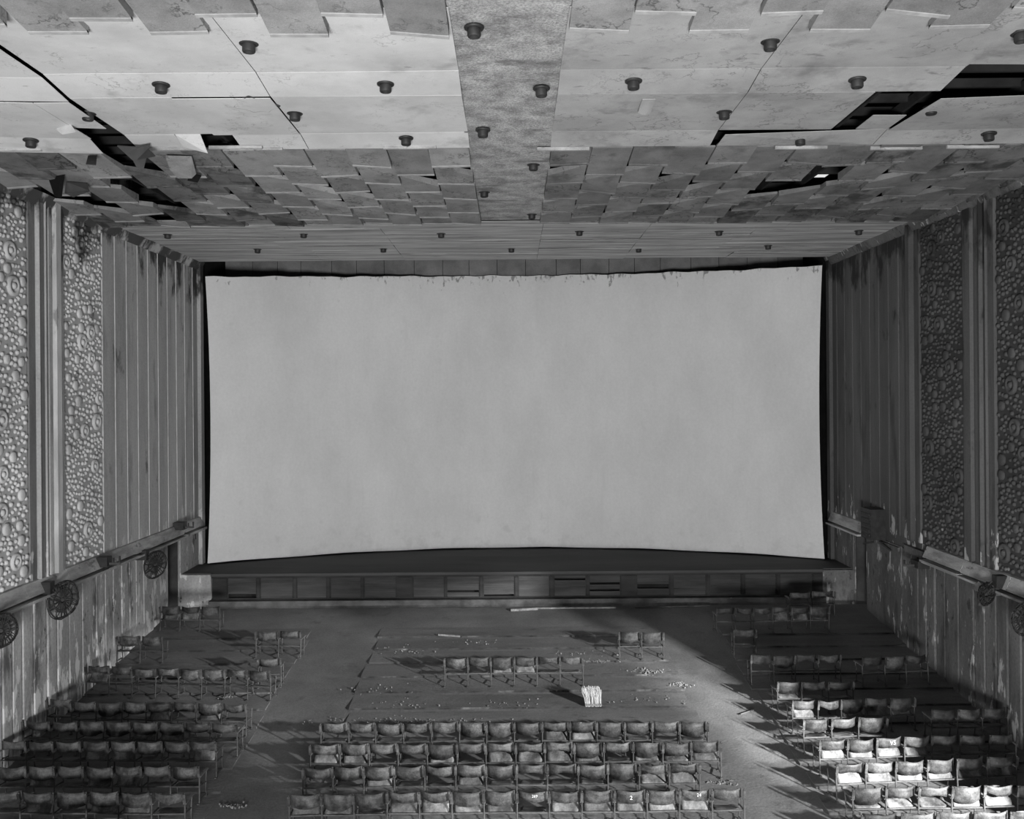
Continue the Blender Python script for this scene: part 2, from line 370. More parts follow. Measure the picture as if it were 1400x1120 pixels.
# dado rail
def rail(par, X, s, a, c, m, seed):
    rg = random.Random(seed); n = max(1, int((c-a)/1.6)); L = (c-a)/n
    for i in range(n):
        b = MB(KS, ZC); y0 = a+i*L+.006; y1 = a+(i+1)*L-.006; j = rg.uniform(-.012,.012)
        b.hexa([(X,y0,ZR0),(X,y1,ZR0),(X-s*.20,y1,ZR0+.03+j),(X-s*.20,y0,ZR0+.03+j),
                (X,y0,ZR1+.02),(X,y1,ZR1+.02),(X-s*.09,y1,ZR1),(X-s*.09,y0,ZR1)])
        b.obj('rail_section', m, par)
        b = MB(KS, ZC); b.box(X-s*.27, X, y0, y1, ZR0-.075, ZR0-.02+j); b.obj('rail_ledge', m, par)
rail(wl, WL, -1, 9.0, 27.0, M_rail, 1)
rail(wr, WR, 1, 12.0, 20.8, M_rail, 2); rail(wr, WR, 1, 24.55, 27.0, M_rail, 3)
# stubs of the broken rail
b = MB(KS, ZC); b.box(WR-.10, WR, 20.9, 22.0, ZR0-.05, ZR0+.12); b.obj('broken_rail', M_lr, wr)
b = MB(KS, ZC); b.box(WR-.08, WR, 22.4, 24.0, ZR0-.12, ZR0-.02); b.obj('broken_rail', M_lr, wr)
# cornices
for n, X, s, m in ((1, WL, -1, M_rl), (2, WR, 1, M_lr)):
    t = struct('trim_%d' % n, 'grimy cornice along the top of the %s wall' % ('left' if s < 0 else 'right'), 'trim')
    b = MB(KS, ZC); b.hexa([(X,8,3.78),(X,27.2,3.78),(X-s*.07,27.2,3.8),(X-s*.07,8,3.8),(X,8,4.03),(X,27.2,4.03),(X-s*.2,27.2,4.03),(X-s*.2,8,4.03)])
    b.obj('cornice', m, t)
# rear wall and return walls beside the screen
wb = struct('wall_rear', 'plain wall behind the camera', 'wall')
b = MB(KS, ZC); b.box(WL-.5, WR+.5, -6.5, -6, -7.8, ZT); b.obj('wall_slab', M_wr, wb)
wf = struct('wall_front', 'dark wall behind the cinema screen', 'wall')
b = MB(KS, ZC); b.box(WL-.5, WR+.5, 30.3, 30.7, -7.8, ZT)
b.box(WL-.5, WL, 27.2, 30.3, -7.8, ZT); b.box(WR, WR+.5, 27.2, 30.3, -7.8, ZT); b.obj('wall_slab', M_dark, wf)
# vertical corner strips framing the screen
for X, s, m in ((WL, -1, M_wl), (WR, 1, M_wr)):
    b = MB(KS, ZC); b.box(X-s*.14, X, 26.95, 27.2, -4.9, 3.95); b.obj('corner_post', m, wl if s < 0 else wr)
# low plaster returns at both ends of the stage
for X0, X1, par, m in ((WL, -8.42, wl, M_ll), (8.62, WR, wr, M_lr)):
    b = MB(KS, ZC); b.box(X0, X1, 25.45, 27.0, -5.9, -4.93); b.obj('plaster_return', m, par)

# ================================================================== STAGE
st = struct('stage', 'low dark stage with louvred front below the screen', 'stage')
b = MB(KS, ZC); b.box(-8.42, 8.62, 25.42, 25.6, -4.97, -4.90); b.box(WL, WR, 25.6, 30.3, -5.0, -4.905); b.obj('stage_floor', M_stage, st)
b = MB(KS, ZC); b.box(-8.42, 8.62, 25.72, 25.8, -5.8, -4.99); b.obj('backing', M_dark, st)
b = MB(KS, ZC); b.box(-8.42, 8.62, 25.2, 25.72, -6.0, -5.62); b.obj('plinth', M_plinth, st)
b = MB(KS, ZC); b.box(-8.42, 8.62, 25.5, 25.7, -5.04, -4.975); b.obj('top_rail', M_fascia, st)
b = MB(KS, ZC); b.box(-8.42, 8.62, 25.48, 25.7, -5.63, -5.595); b.obj('bottom_rail', M_fascia, st)
PX = [(308,349),(353,399),(403,445),(449,492),(495,540),(562,606),(608,654),(658,702),(706,750),(755,800),(803,847),(868,914),(918,964),(968,1012),(1016,1060),(1064,1110)]
gone = {0:(1,0), 6:(2,), 7:(0,), 9:(7,), 10:(2,5), 11:(3,4)}
def fx(x): return (x-700)/F*25.5
prev = 288
for i, (a, c) in enumerate(PX):
    X0, X1 = fx(a), fx(c)
    b = MB(KS, ZC); b.box(fx(prev)+.004, X0-.004, 25.5, 25.7, -5.6, -5.03); b.obj('post', M_fascia, st); prev = c
    lp = MB(KS, ZC).box(X0, X0+.03, 25.53, 25.6, -5.6, -5.03).box(X1-.03, X1, 25.53, 25.6, -5.6, -5.03).obj('louvre_panel', M_fascia, st)
    ns = 9; h = .565/ns
    for k in range(ns):
        if k in gone.get(i, ()): continue
        z0 = -5.6+k*h; t = rnd.uniform(-.004,.004)
        b = MB(KS, ZC); b.hexa([(X0+.03,25.505,z0+t),(X1-.03,25.505,z0-t),(X1-.03,25.54,z0-t),(X0+.03,25.54,z0+t),
                                (X0+.03,25.56,z0+h-.013+t),(X1-.03,25.56,z0+h-.013-t),(X1-.03,25.58,z0+h-.013-t),(X0+.03,25.58,z0+h-.013+t)])
        b.obj('slat', M_slat, lp)
b = MB(KS, ZC); b.box(fx(1110)+.004, 8.62, 25.5, 25.7, -5.6, -5.03); b.obj('post', M_fascia, st)

# ================================================================== SCREEN
def scr(u, v):
    X = -1+2*u
    bow = .12*(1-(2*v-1)**2)
    xe = 9.06-bow
    D = 29.3-2.45*X*X
    z0 = -4.86+.01*math.sin(u*37)
    z1 = 3.74+.10*(1-X*X)-(.17 if X < 0 else 0)*max(0, -X)**2+.018*math.sin(u*23)*math.cos(u*61)+.012*math.sin(u*140)
    return (X*xe+.08, D, z0+(z1-z0)*v)
b = MB(KS, ZC); b.grid(scr, 90, 12, (0, .03, 0))
sc = b.obj('cinema_screen', M_screen, None, smooth=False); sc['label'] = 'huge pale curved cinema screen across the end of the hall'; sc['category'] = 'screen'
# soffit boards above the screen
sf = struct('trim_3', 'band of dark boards above the screen', 'trim')
xe = WL+.1; 
while xe < WR-.1:
    wdt = rnd.uniform(.75, 1.05); b = MB(KS, ZC); b.box(xe, min(xe+wdt-.015, WR-.1), 29.45, 29.5, 3.87, 4.45); b.obj('soffit_board', M_bulk, sf); xe += wdt

# ================================================================== CEILING
ce = struct('ceiling', 'stained pale ceiling of flat boards and staggered tilted tiles', 'ceiling')
SEAM = [-9.3, -8.5, -5.93, -3.22, -.64]; SEAMR = [.64, 3.2, 5.8, 8.4, 9.5]
def cboard(x0, x1, D0, D1, z0, z1, dz=(0,0,0,0), g=.006, m=None, name='ceiling_board'):
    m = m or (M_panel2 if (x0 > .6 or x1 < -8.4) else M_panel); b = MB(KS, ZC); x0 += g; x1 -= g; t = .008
    D0 += .003; D1 -= .003
    q = [(x0,D0,z0+dz[0]),(x1,D0,z0+dz[1]),(x1,D1,z1+dz[2]),(x0,D1,z1+dz[3])]
    b.hexa(q+[(a, c, z+t) for a, c, z in q]); return b.obj(name, m, ce)
ZONES = [(9.72, 11.6, 4.13, 4.13), (11.61, 12.3, 4.13, 4.05), (12.31, 14.03, 4.05, 4.05), (14.04, 14.62, 4.05, 3.97)]
for (D0, D1, z0, z1) in ZONES:
    zi = ZONES.index((D0, D1, z0, z1))
    for side in (SEAM, SEAMR):
        for a, c in zip(side, side[1:]):
            mid = (a+c)/2
            dz = [rnd.uniform(-.003,.003) for _ in range(4)]
            if side is SEAM and a == -5.93 and zi == 2:      # split board
                cboard(a, -4.55, D0, D1, z0, z1, dz); cboard(-4.55, c, D0, D1, z0, z1, [x-.02 for x in dz]); continue
            if side is SEAM and a == -8.5:                   # outer boards sag along their seam
                if zi <= 1: cboard(a, c, D0, D1, z0, z1, (0,-.05,-.05,0)); continue
                if zi == 2:
                    cboard(a, -6.42, D0, D1, z0, z1, (0,-.06,-.06,0)); cboard(-6.42, c, D0, 13.45, z0, z1, (-.06,-.06,-.08,-.06)); continue
                if zi == 3: cboard(a, -6.5, D0, D1, z0, z1, (0,0,-.05,0)); continue
            if side is SEAM and a == -5.93 and zi == 3:
                cboard(a, -5.15, D0, D1, z0, z1, dz); cboard(-4.28, c, D0, D1, z0, z1, dz)
                cboard(-5.15, -4.75, D0, D0+.35, z0, z1, (0,0,-.12,-.02)); continue
            if side is SEAMR and a == 3.2 and zi == 2:
                cboard(a, 4.93, D0, D1, z0, z1, dz); cboard(5.3, c, 13.35, D1, z0, z1, dz); continue
            if side is SEAMR and a == 5.8:
                if zi == 1: cboard(7.35, c, D0+.25, D1, z0-.03, z1, dz); continue
                if zi == 2: cboard(a, c, D0, D1, z0, z1, (-.10,-.02,0,-.03)); continue
                if zi == 0: cboard(a, c, D0, D1, z0, z1, (.0,0,0,.03)); continue
            if side is SEAMR and a == 3.2 and zi == 3:
                cboard(a+.10, c, D0, D1, z0, z1, (-.07,0,0,0)); continue
            cboard(a, c, D0, D1, z0, z1, dz)
# centre strip
D = 7.0; k = 0
while D < 20.9:
    L = 1.28; D1 = min(D+L, 20.9)
    zz = lambda d: 4.17 if d < 11.6 else (4.17-(d-11.6)*.05 if d < 14.6 else 4.02)
    cboard(-.70, .70, D, D1, zz(D), zz(D1), g=.0, m=M_strip, name='strip_panel'); D = D1
# far zone: streaked boards
fs = [20.92, 21.3, 21.75, 22.3, 22.9, 23.5, 24.2, 24.9, 25.7, 26.8]
for a, c in zip(fs, fs[1:]):
    off = rnd.uniform(-.5,.5)
    for x0, x1 in ((WL+.02, -5.7+off), (-5.7+off, -3.1), (-3.1, .76), (.76, 3.3), (3.3, 6.1+off), (6.1+off, WR-.02)):
        cboard(x0, x1, a, c, 4.0+rnd.uniform(-.012,.012), 4.0+rnd.uniform(-.012,.012), g=.004, m=M_board, name='ceiling_plank')
# staggered tilted tiles
def tile(x0, x1, D0, D1, zt_, drop, m=M_tile, jit=.025):
    b = MB(KS, ZC); x0 += .006; x1 -= .006
    a, c_, d, e = [rnd.uniform(-jit, jit) for _ in range(4)]
    if rnd.random() < .12: d -= .05
    o0 = o1 = 0.0                                      # skewed upper edge opens a dark gap, shaped to stand in for shadow
    if D0 > 15.3 and D1-D0 > 1 and rnd.random() < .8:
        if x1 < 0: o1 = rnd.uniform(.45, .95); o0 = o1*.35
        else: o0 = rnd.uniform(.45, .95); o1 = o0*.35
    q = [(x0,D0+o0,zt_-.012-drop*o0*.8),(x1,D0+o1,zt_-.012-drop*o1*.8),(x1,D1+a,zt_-drop+d),(x0,D1+c_,zt_-drop+e)]
    b.hexa(q+[(x0,D0+o0,zt_+.02),(x1,D0+o1,zt_+.02),(x1,D1+a,zt_+.02),(x0,D1+c_,zt_+.02)])
    zl0, zl1 = zt_-drop+e, zt_-drop+d                  # added lip, pale to imitate light catching the low edge
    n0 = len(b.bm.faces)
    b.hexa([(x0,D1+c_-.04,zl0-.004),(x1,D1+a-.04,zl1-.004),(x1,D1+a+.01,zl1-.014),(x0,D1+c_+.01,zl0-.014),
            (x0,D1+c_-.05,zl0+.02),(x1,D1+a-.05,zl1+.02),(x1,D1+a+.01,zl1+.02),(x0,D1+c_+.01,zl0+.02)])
    mx = (x0+x1)/2
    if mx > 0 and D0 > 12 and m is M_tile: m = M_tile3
    if D0 > 12 and rnd.random() < (.6 if mx < -4.6 else .5 if mx > 4 else 0): m = M_tile2
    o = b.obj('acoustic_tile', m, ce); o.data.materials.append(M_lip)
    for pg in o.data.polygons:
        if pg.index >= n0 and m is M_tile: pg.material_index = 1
    return o
holes = [(-8.25,18.5), (-6.3,15.4), (-7.8,20.2), (-7.1,18.0), (-8.9,17.2), (-6.9,16.2), (4.85,16.95), (5.45,16.1)]
cols = [(-.66-.665*(i+1), -.66-.665*i, i) for i in range(13)]+[(.66+.665*i, .66+.665*(i+1), i) for i in range(14)]
for (x0, x1, i) in cols:
    x0 = max(x0, WL+.01); x1 = min(x1, WR-.01)
    if x1-x0 < .1: continue
    # mid zone
    P = 1.30; D = 14.66-(P*.42 if i % 2 == 0 else P*.92)
    while D < 20.85:
        a, c = max(D, 14.66), min(D+P, 20.9)
        frac = (c-D)/P; D += P
        if c-a < .12: continue
        if any(x0-.05 < hx < x1+.05 and a < hd < c for hx, hd in holes): continue
        if 5.2 < x0 < 5.4 and 15.9 < c < 16.2: c -= .45
        b_ = tile(x0, x1, a, c, 4.0, .12*max(.25, frac if c < 20.85 else .4))
    # near zone
    P = 1.0; D = 10.14-(0 if i % 2 == 0 else .45)-P*4
    while D+P < 10.3:
        c = D+P
        if D > 5: tile(x0, x1, D, c, 4.18, .15)
        D += P
# light underside strip where tiles start
# loose, torn pieces hanging under the damaged corner
def torn(pts, th=.02, m=M_tile, label=None):
    b = MB(KS, ZC); A = [b.bm.verts.new(b.p(p)) for p in pts]; B = [b.bm.verts.new(b.p((p[0], p[1]+.01, p[2]+th))) for p in pts]
    n = len(pts); b.bm.faces.new(A); b.bm.faces.new(B[::-1])
    for i in range(n): b.bm.faces.new((A[i], A[(i+1) % n], B[(i+1) % n], B[i]))
    return b.obj('hanging_fragment', m, ce)
def P3(x, y, z):                                   # photo point on a horizontal plane at height z (shell units)
    dx, dy = unroll(x, y); D = z*F/(-dy); return (dx/F*D, D, z)
torn([P3(226,214,3.9), P3(262,215,3.9), P3(268,238,3.76), P3(262,244,3.7), P3(243,244,3.72), P3(232,232,3.8)])
torn([P3(262,238,3.78), P3(275,241,3.8), P3(270,250,3.72), P3(256,247,3.72)], m=M_void)
torn([P3(160,200,3.9), P3(200,203,3.9), P3(212,214,3.7), P3(182,220,3.7)], m=M_joist)
torn([P3(175,206,3.85), P3(205,198,3.95), P3(196,232,3.55), P3(186,228,3.6)], m=M_joist)
torn([P3(120,214,3.92), P3(132,214,3.92), P3(131,226,3.7), P3(117,225,3.72)], m=M_joist)
torn([P3(66,244,3.9), P3(88,240,3.9), P3(84,272,3.5), P3(74,268,3.5)], m=M_void)
torn([P3(90,250,3.85), P3(118,252,3.85), P3(122,262,3.7), P3(100,270,3.62), P3(88,264,3.7)], m=M_joist)
torn([P3(75,176,4.0), P3(95,170,4.0), P3(103,181,3.85), P3(85,184,3.9)], m=M_panel)
for (x, y) in ((322,205),(350,207),(560,205),(770,207),(1095,205),(1225,206),(1330,204),(20,208),(230,207)):
    p = P3(x, y, 3.92); b = MB(KS, ZC); b.box(p[0]-.42, p[0]+.42, p[1]-.02, p[1]+.03, 3.935, 3.985); b.obj('edge_batten', M_rail, ce)
# circular water-stain blister and peeling flap
p = P3(349, 143, 4.04); b = MB(KS, ZC)
b.tube([(p[0]+(.28+.05*math.sin(5*t))*math.cos(t), p[1]+(.30+.04*math.sin(7*t))*math.sin(t), p[2]) for t in [2*math.pi*i/28 for i in range(28)]], .012, 5, closed=True)
b.obj('blister_rim', M_joist, ce)
p = P3(884, 143, 4.03); b = MB(KS, ZC)
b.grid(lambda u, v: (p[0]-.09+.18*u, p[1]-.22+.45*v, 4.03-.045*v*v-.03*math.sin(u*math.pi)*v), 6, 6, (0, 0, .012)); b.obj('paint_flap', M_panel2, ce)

# roof space above
rf = struct('roof', 'dark roof space with joists seen through ceiling holes', 'roof')
hx, hd = 7.73, 22.75
b = MB(KS, ZC)
for (a, c, e, f) in ((WL-.5, hx-.16, -6.5, 30.7), (hx+.16, WR+.5, -6.5, 30.7), (hx-.16, hx+.16, -6.5, hd-.22), (hx-.16, hx+.16, hd+.2, 30.7)):
    b.box(a, c, e, f, ZT, ZT+.02)
b.obj('roof_deck', M_void, rf)
for D in [9.6+.62*i for i in range(28)]:
    if 26.5 < D or 18.1 < D < 18.5: continue
    b = MB(KS, ZC); b.box(WL, WR, D, D+.06, 4.24, 4.36); b.obj('joist', M_rj, rf)
for X in (-8.4, -7.2, -5.9, -4.6, -3.2, -1.9, 1.9, 3.2, 4.5, 5.1, 5.8, 7.1, 8.4):
    b = MB(KS, ZC); b.box(X, X+.05, 9, 26.5, 4.16, 4.30); b.obj('stringer', M_rj, rf)

# downlights
dls = [('nearest lamp row', 4.13, [(340,64),(648,43),(1053,61),(1396,50)]),
       ('second lamp row', 4.08, [(220,120),(527,119),(740,125),(866,115),(1172,113)]),
       ('third lamp row', 4.05, [(120,158),(403,158),(990,156),(1273,150)]),
       ('fourth lamp row', 4.0, [(42,195),(555,192),(660,181),(1094,192),(1352,186)]),
       ('tiled part of centre strip', 4.02, [(729,227),(662,264),(727,294)]),
       ('fifth lamp row', 4.0, [(229,321),(415,320),(603,320),(792,317),(983,317),(1174,316)]),
       ('lamp row nearest the screen', 4.0, [(352,341),(524,340),(699,340),(873,340),(1050,336)])]
ORD = ['first','second','third','fourth','fifth','sixth','seventh','eighth','ninth','tenth','eleventh','twelfth','thirteenth','fourteenth']
cn = MB(KS).lathe([(.075,.02),(.078,-.085),(.07,-.10),(.058,-.10),(.055,-.01),(0,-.01)], 14).mesh('can', M_blk, True)
fg = MB(KS).lathe([(.115,.012),(.112,-.006),(.09,-.014),(.07,-.006)], 16).mesh('flange', M_blk, True)
for row, z, lst in dls:
    for i, (x, y) in enumerate(lst):
        p = P3(x, y+3, z-.06)
        o = thing('downlight', 'round black downlight, %s from the left in the %s' % (ORD[i], row), 'light', V(KS, p[0], p[1], z), group='black ceiling downlights')
        link('lamp_can', cn, o); link('flange', fg, o)

# ================================================================== WALL FANS AND BRACKETS
def fan(x, y, X, s, label, crush=.0, size=.34, yaw=30, box=True):
    dx, dy = unroll(x, y); D = abs(X)*F/abs(dx); z = -dy/F*D
    o = thing('wall_fan', label, 'fan', V(KS, X, D, z), group='wall fans below the rails')
    wallx = (WL if s < 0 else WR)-X
    # bracket and arm
    b = MB(KS); b.box(wallx-s*.30, wallx-s*.02, -.30, -.12, .16, .40); b.obj('bracket', M_blk, o)
    b = MB(KS); b.tube([(wallx-s*.16,-.2,.24), (wallx-s*.28,-.16,.30), (.0,-.10,.20), (0,-.02,.05)], .02, 6); b.obj('arm', M_blk, o)
    ax = Vector((-s*.38, -.9, .10)).normalized()
    q = ax.to_track_quat('Z', 'Y').to_matrix().to_4x4()
    b = MB(KS); b.lathe([(0,-.22),(.07,-.21),(.09,-.15),(.09,-.03),(.05,.02),(0,.03)], 12, q); b.obj('motor', M_blk, o, smooth=True)
    hub = MB(KS); hub.lathe([(0,0),(.035,.01),(.035,.08),(0,.09)], 10, q); hub.obj('hub', M_blk, o)
    for k in range(3):
        Mk = q @ Matrix.Rotation(R(120*k+20), 4, 'Z')
        b = MB(KS); b.grid(lambda u, v: Mk @ Vector((.03+.22*u, (-.07-.03*u)+(.14+.05*u)*v, .05+.05*(v-.5))), 5, 4, tuple((q @ Vector((0,0,.006))-q @ Vector((0,0,0))))); b.obj('blade', M_iron, o)
    rg = random.Random(int(x)); b = MB(KS)
    def wv(r, h, t): 
        k = 1+crush*.25*math.sin(2*t+1)
        return q @ Vector((r*k*math.cos(t)*(1-crush*.45), r*k*math.sin(t)*(1+crush*.2), h+crush*.06*math.sin(3*t)))
    for r, h in ((size,.04), (size*.9,.13), (size*.55,.17), (size*.93,-.05), (size*.6,-.09)):
        b.tube([wv(r+rg.uniform(-.01,.01)*crush, h, 2*math.pi*i/26) for i in range(26)], .011, 4, closed=True)
    for k in range(22):
        t = 2*math.pi*k/22; t2 = t+crush*rg.uniform(-.2,.2)
        b.tube([wv(.05,.16,t), wv(size*.55,.17,t), wv(size*.9,.13,t2), wv(size,.04,t2), wv(size*.93,-.05,t2), wv(size*.6,-.09,t), wv(.06,-.10,t)], .0085, 4)
    b.obj('wire_cage', M_blk, o)
    return o
fan(86, 820, -8.9, -1, 'large bent wire-cage wall fan hanging below the left rail, near the relief', crush=.75, size=.37)
fan(212, 772, -8.9, -1, 'wire-cage wall fan beside the left doorway', crush=.7, size=.34)
fan(2, 862, -8.9, -1, 'wall fan cut off by the left edge of the photo', crush=.5, size=.30)
fan(1404, 846, 9.1, 1, 'wall fan cut off by the right edge of the photo', crush=.5, size=.30)
fan(1348, 812, 9.15, 1, 'dark wall fan under the broad soot mark on the right rail', crush=.9, size=.22)
def bracket(x, y, X, s, label, w_=.26, h_=.22):
    dx, dy = unroll(x, y); D = abs(X)*F/abs(dx); z = -dy/F*D
    o = thing('fan_bracket', label, 'bracket', V(KS, X, D, z), group='empty fan brackets on the rails')
    b = MB(KS); b.box(-.14, .14, -w_/2, w_/2, -h_/2, h_/2); b.obj('mounting_box', M_blk, o)
    b = MB(KS); b.bar((-s*.12,0,-h_*.2), (-s*.36,.06,-h_*.25), .05); b.bar((-s*.34,.06,-h_*.3), (-s*.34,.06,h_*.5), .035); b.bar((-s*.22,.03,-h_*.3), (-s*.22,.03,h_*.35), .03); b.obj('hook', M_blk, o)
bracket(141, 768, -9.1, -1, 'empty black fan bracket on the left rail between two fans')
bracket(246, 719, -9.1, -1, 'small empty bracket on the left rail above the doorway', .3, .2)
bracket(1258, 771, 9.3, 1, 'empty fan bracket at the broken end of the right rail', .4, .16)
dx, dy = unroll(1195, 714); D = 9.3*F/dx; z = -dy/F*D
o = thing('wall_cabinet', 'black speaker box on the right wall above the doorway', 'speaker', V(KS, 9.3, D, z))
b = MB(KS); b.box(-.22, .18, -.32, .32, -.42, .36); b.obj('housing', M_blk, o)
b = MB(KS)
for k in range(5): b.box(-.235, -.221, -.27, .27, -.34+k*.13, -.28+k*.13)
b.obj('grille', M_joist, o)
b = MB(KS); b.bar((-.1,-.3,-.45), (-.1,.45,-.62), .05); b.bar((-.02,-.36,-.45), (.1,-.8,-.60), .04); b.obj('broken_strut', M_joist, o)

# ================================================================== CHAIRS
# local: x right, y towards the screen, z up; floor units (pitch .5, height .62)
def backrest(h0, h1, notch=0, seed=0):
    rg = random.Random(seed); ph = rg.uniform(0, 6)
    def f(u, v):
        x = -.225+.45*u; c = 4*(u-.5)**2
        bot = h0-.02*(1-c)+notch*max(0, math.sin(math.pi*u*1.3+ph))*(.10)
        top = h1+.006*math.sin(u*9+ph)
        z = bot+(top-bot)*v
        return (x, -.165-.055*(z-.35)+.085*(c-1)+.06, z)
    return MB(KF).grid(f, 10, 3, (0, .013, 0)).mesh('backrest', M_back, True)
BACKS = [backrest(.455,.60), backrest(.435,.61), backrest(.40,.60), backrest(.45,.605,.6,2), backrest(.36,.605,.3,5), backrest(.46,.595,.35,8)]
def seatm():
    def f(u, v):
        wv = .20-.055*max(0, (v-.55)/.45)**2-.02*max(0, (.12-v)/.12)
        x = (2*u-1)*wv
        return (x, .31*v-.05*max(0, v-.5)*(2*u-1)**2, .012*math.cos(3.0*v)+.018*(2*u-1)**2-.02*v*v)
    return MB(KF).grid(f, 8, 8, (0, 0, -.016)).mesh('seat', M_seat, True)
SEAT = seatm()
def frame_mesh():
    b = MB(KF)
    b.tube([(0,-.19,0), (0,-.175,.2), (0,-.165,.40), (0,-.185,.615)], .0125, 6)          # rear leg and upright
    b.box(-.02, .02, -.235, -.165, 0, .015)
    b.tube([(0,.13,0), (0,.10,.15), (0,.12,.30), (0,.15,.42)], .0115, 6)           # front leg
    b.box(-.02, .02, .10, .17, 0, .015)
    b.bar((0,-.17,.28), (0,.12,.25), .018)                                        # seat rail
    b.bar((0,-.18,.06), (0,.12,.05), .014)
    return b.mesh('side_frame', M_iron)
FRAME = frame_mesh()
ARM = MB(KF).hexa([(-.024,-.17,.425),(.024,-.17,.425),(.022,.19,.43),(-.022,.19,.43),(-.024,-.17,.448),(.024,-.17,.448),(.022,.19,.452),(-.022,.19,.452)]).mesh('armrest', M_arm)
CAP = MB(KF).hexa([(-.022,-.19,.44),(.022,-.19,.44),(.022,-.172,.44),(-.022,-.172,.44),(-.02,-.215,.60),(.02,-.215,.60),(.02,-.197,.60),(-.02,-.197,.60)]).mesh('upright_cap', M_back)
XBAR = MB(KF).bar((-.235,-.15,.27), (.235,-.15,.27), .02, .022).mesh('cross_bar', M_iron)
def chair(X, D, rz, label, group, state, back, rend, arms, rg, tilt=(0,0)):
    z = ztop(D)
    o = thing('cinema_chair', label, 'chair', V(KF, X, D, z), (tilt[0], tilt[1], rz), group)
    link('backrest', BACKS[back], o)
    ang = {'d': R(-3), 'u': R(68), 'h': R(40)}[state]+rg.uniform(-.08,.08)
    link('seat', SEAT, o, (0, -.115*KF, .25*KF), (ang, 0, 0))
    link('cross_bar', XBAR, o)
    for sx in ((-.25,.25) if rend else (-.25,)):
        link('side_frame', FRAME, o, (sx*KF, 0, 0))
        if arms and rg.random() < .8: link('armrest', ARM, o, (sx*KF, 0, 0))
        link('upright_cap', CAP, o, (sx*KF, 0, 0))
    return o
def unY(y): return 9912.0/(y-391-0)
def row(x0, y0, x1, y1, states, phrase, group, ox=0, look='worn wooden'):
    n = len(states); rg = random.Random(int(x0*7+y0))
    def world(x, y):
        dx, dy = unroll(x, y); D = 9912*.0+ (8.55-.60)/((dy)/F+.12); return dx/F*D, D
    A = world(x0, y0); B = world(x1, y1)
    out = []
    rz = math.atan2(B[1]-A[1], B[0]-A[0])
    for i, s in enumerate(states):
        if s == '.': continue
        t = (i+.5)/n; X = A[0]+(B[0]-A[0])*t; D = A[1]+(B[1]-A[1])*t+.18
        k = (B[0]-A[0])/n/.5
        st_ = {'d': 'seat down', 'u': 'seat tipped up', 'h': 'seat half tipped'}[s]
        idx = sum(1 for q in states[:i+1] if q != '.')
        lab = '%s chair, %s, %s from left in the %s' % (look, st_, ORD[idx-1], phrase) if n > 1 else '%s chair, %s, alone at the %s' % (look, st_, phrase)
        last = (i == n-1) or states[i+1] == '.'
        o = chair(X, D, rz+rg.uniform(-.05,.05), lab, group, s, rg.choice([0,0,1,2,2,3,4,5]), last, True, rg, (rg.uniform(-.03,.03), rg.uniform(-.02,.02)))
        o.scale = (k, 1, 1); out.append(o)
    return out
G1, G2, G3 = 'chairs of the centre block', 'chairs of the left block', 'chairs of the right block'
row(438, 993, 968, 990, 'dddddddduudddd', 'farthest long centre row', G1)
row(424, 1022, 986, 1018, 'uuddudu'+'uuuduhu', 'third-nearest centre row', G1)
row(413, 1054, 956, 1047, 'dduddu'+'dddddhu', 'second-nearest centre row', G1)
r4 = row(395, 1090, 1017, 1083, 'uuduuuuduuuuud', 'nearest centre row', G1)
row(608, 903, 797, 901, 'dduudd', 'isolated centre row of six', G1)
row(847, 868, 907, 868, 'dd', 'isolated pair right of centre', G1)
row(219, 831, 300, 831, 'uud', 'left-block row nearest the stage', G2, look='dark wooden')
row(160, 874, 222, 873, 'dd', 'pair against the left wall', G2, look='dark wooden')
row(350, 866, 411, 867, 'dd', 'pair at the left aisle', G2, look='dark wooden')
row(352, 905, 383, 904, 'd', 'left aisle just behind the aisle pair', G2, look='dark wooden')
row(118, 916, 371, 920, 'uddddddd', 'seventh-nearest left-block row', G2, look='dark wooden')
row(64, 962, 337, 965, 'ddhdududu'[:8], 'sixth-nearest left-block row', G2, look='dark wooden')
row(31, 989, 325, 992, 'dddduudd', 'fifth-nearest left-block row', G2, look='dark wooden')
row(-2, 1017, 296, 1018, 'ddduuddu', 'fourth-nearest left-block row', G2, look='dark wooden')
row(-6, 1052, 273, 1052, 'duduuddd'[:7], 'third-nearest left-block row', G2, look='dark wooden')
row(-17, 1086, 252, 1088, 'duduud', 'second-nearest left-block row', G2, look='dark wooden')
row(-10, 1124, 160, 1124, 'dddu', 'very nearest left-block row', G2, look='dark wooden')
row(1080, 812, 1140, 810, 'dd', 'pair before the right doorway', G3, look='dark wooden')
row(979, 835, 1133, 833, 'ddduuu', 'right-block row nearest the stage', G3, look='shadowed wooden')
row(1004, 864, 1034, 864, 'd', 'shadowed right aisle near the stage', G3, look='dark wooden')
row(1027, 900, 1149, 899, 'dddd', 'ninth-nearest right-block row', G3, look='shadowed wooden')
row(1178, 903, 1268, 899, 'ddd', 'trio against the right wall', G3, look='shadowed wooden')
row(1062, 936, 1166, 934, 'hdd', 'eighth-nearest right-block row', G3, look='pale wooden')
row(1083, 962, 1250, 957, 'uduuu'[:5], 'seventh-nearest right-block row', G3, look='pale wooden')
row(1098, 987, 1211, 983, 'ddd', 'sixth-nearest right-block row', G3, look='pale sunlit')
row(1274, 976, 1378, 974, 'ddd', 'trio behind the sunlit chairs', G3, look='dark wooden')
G_ = row(1120, 1016, 1388, 1006, 'uuuuddd', 'fifth-nearest right-block row', G3, look='sunlit wooden')
row(1141, 1049, 1389, 1037, 'uuuuuu', 'fourth-nearest right-block row', G3, look='sunlit wooden')
row(1166, 1082, 1434, 1076, 'hhhuuuu'[:6], 'third-nearest right-block row', G3, look='sunlit wooden')
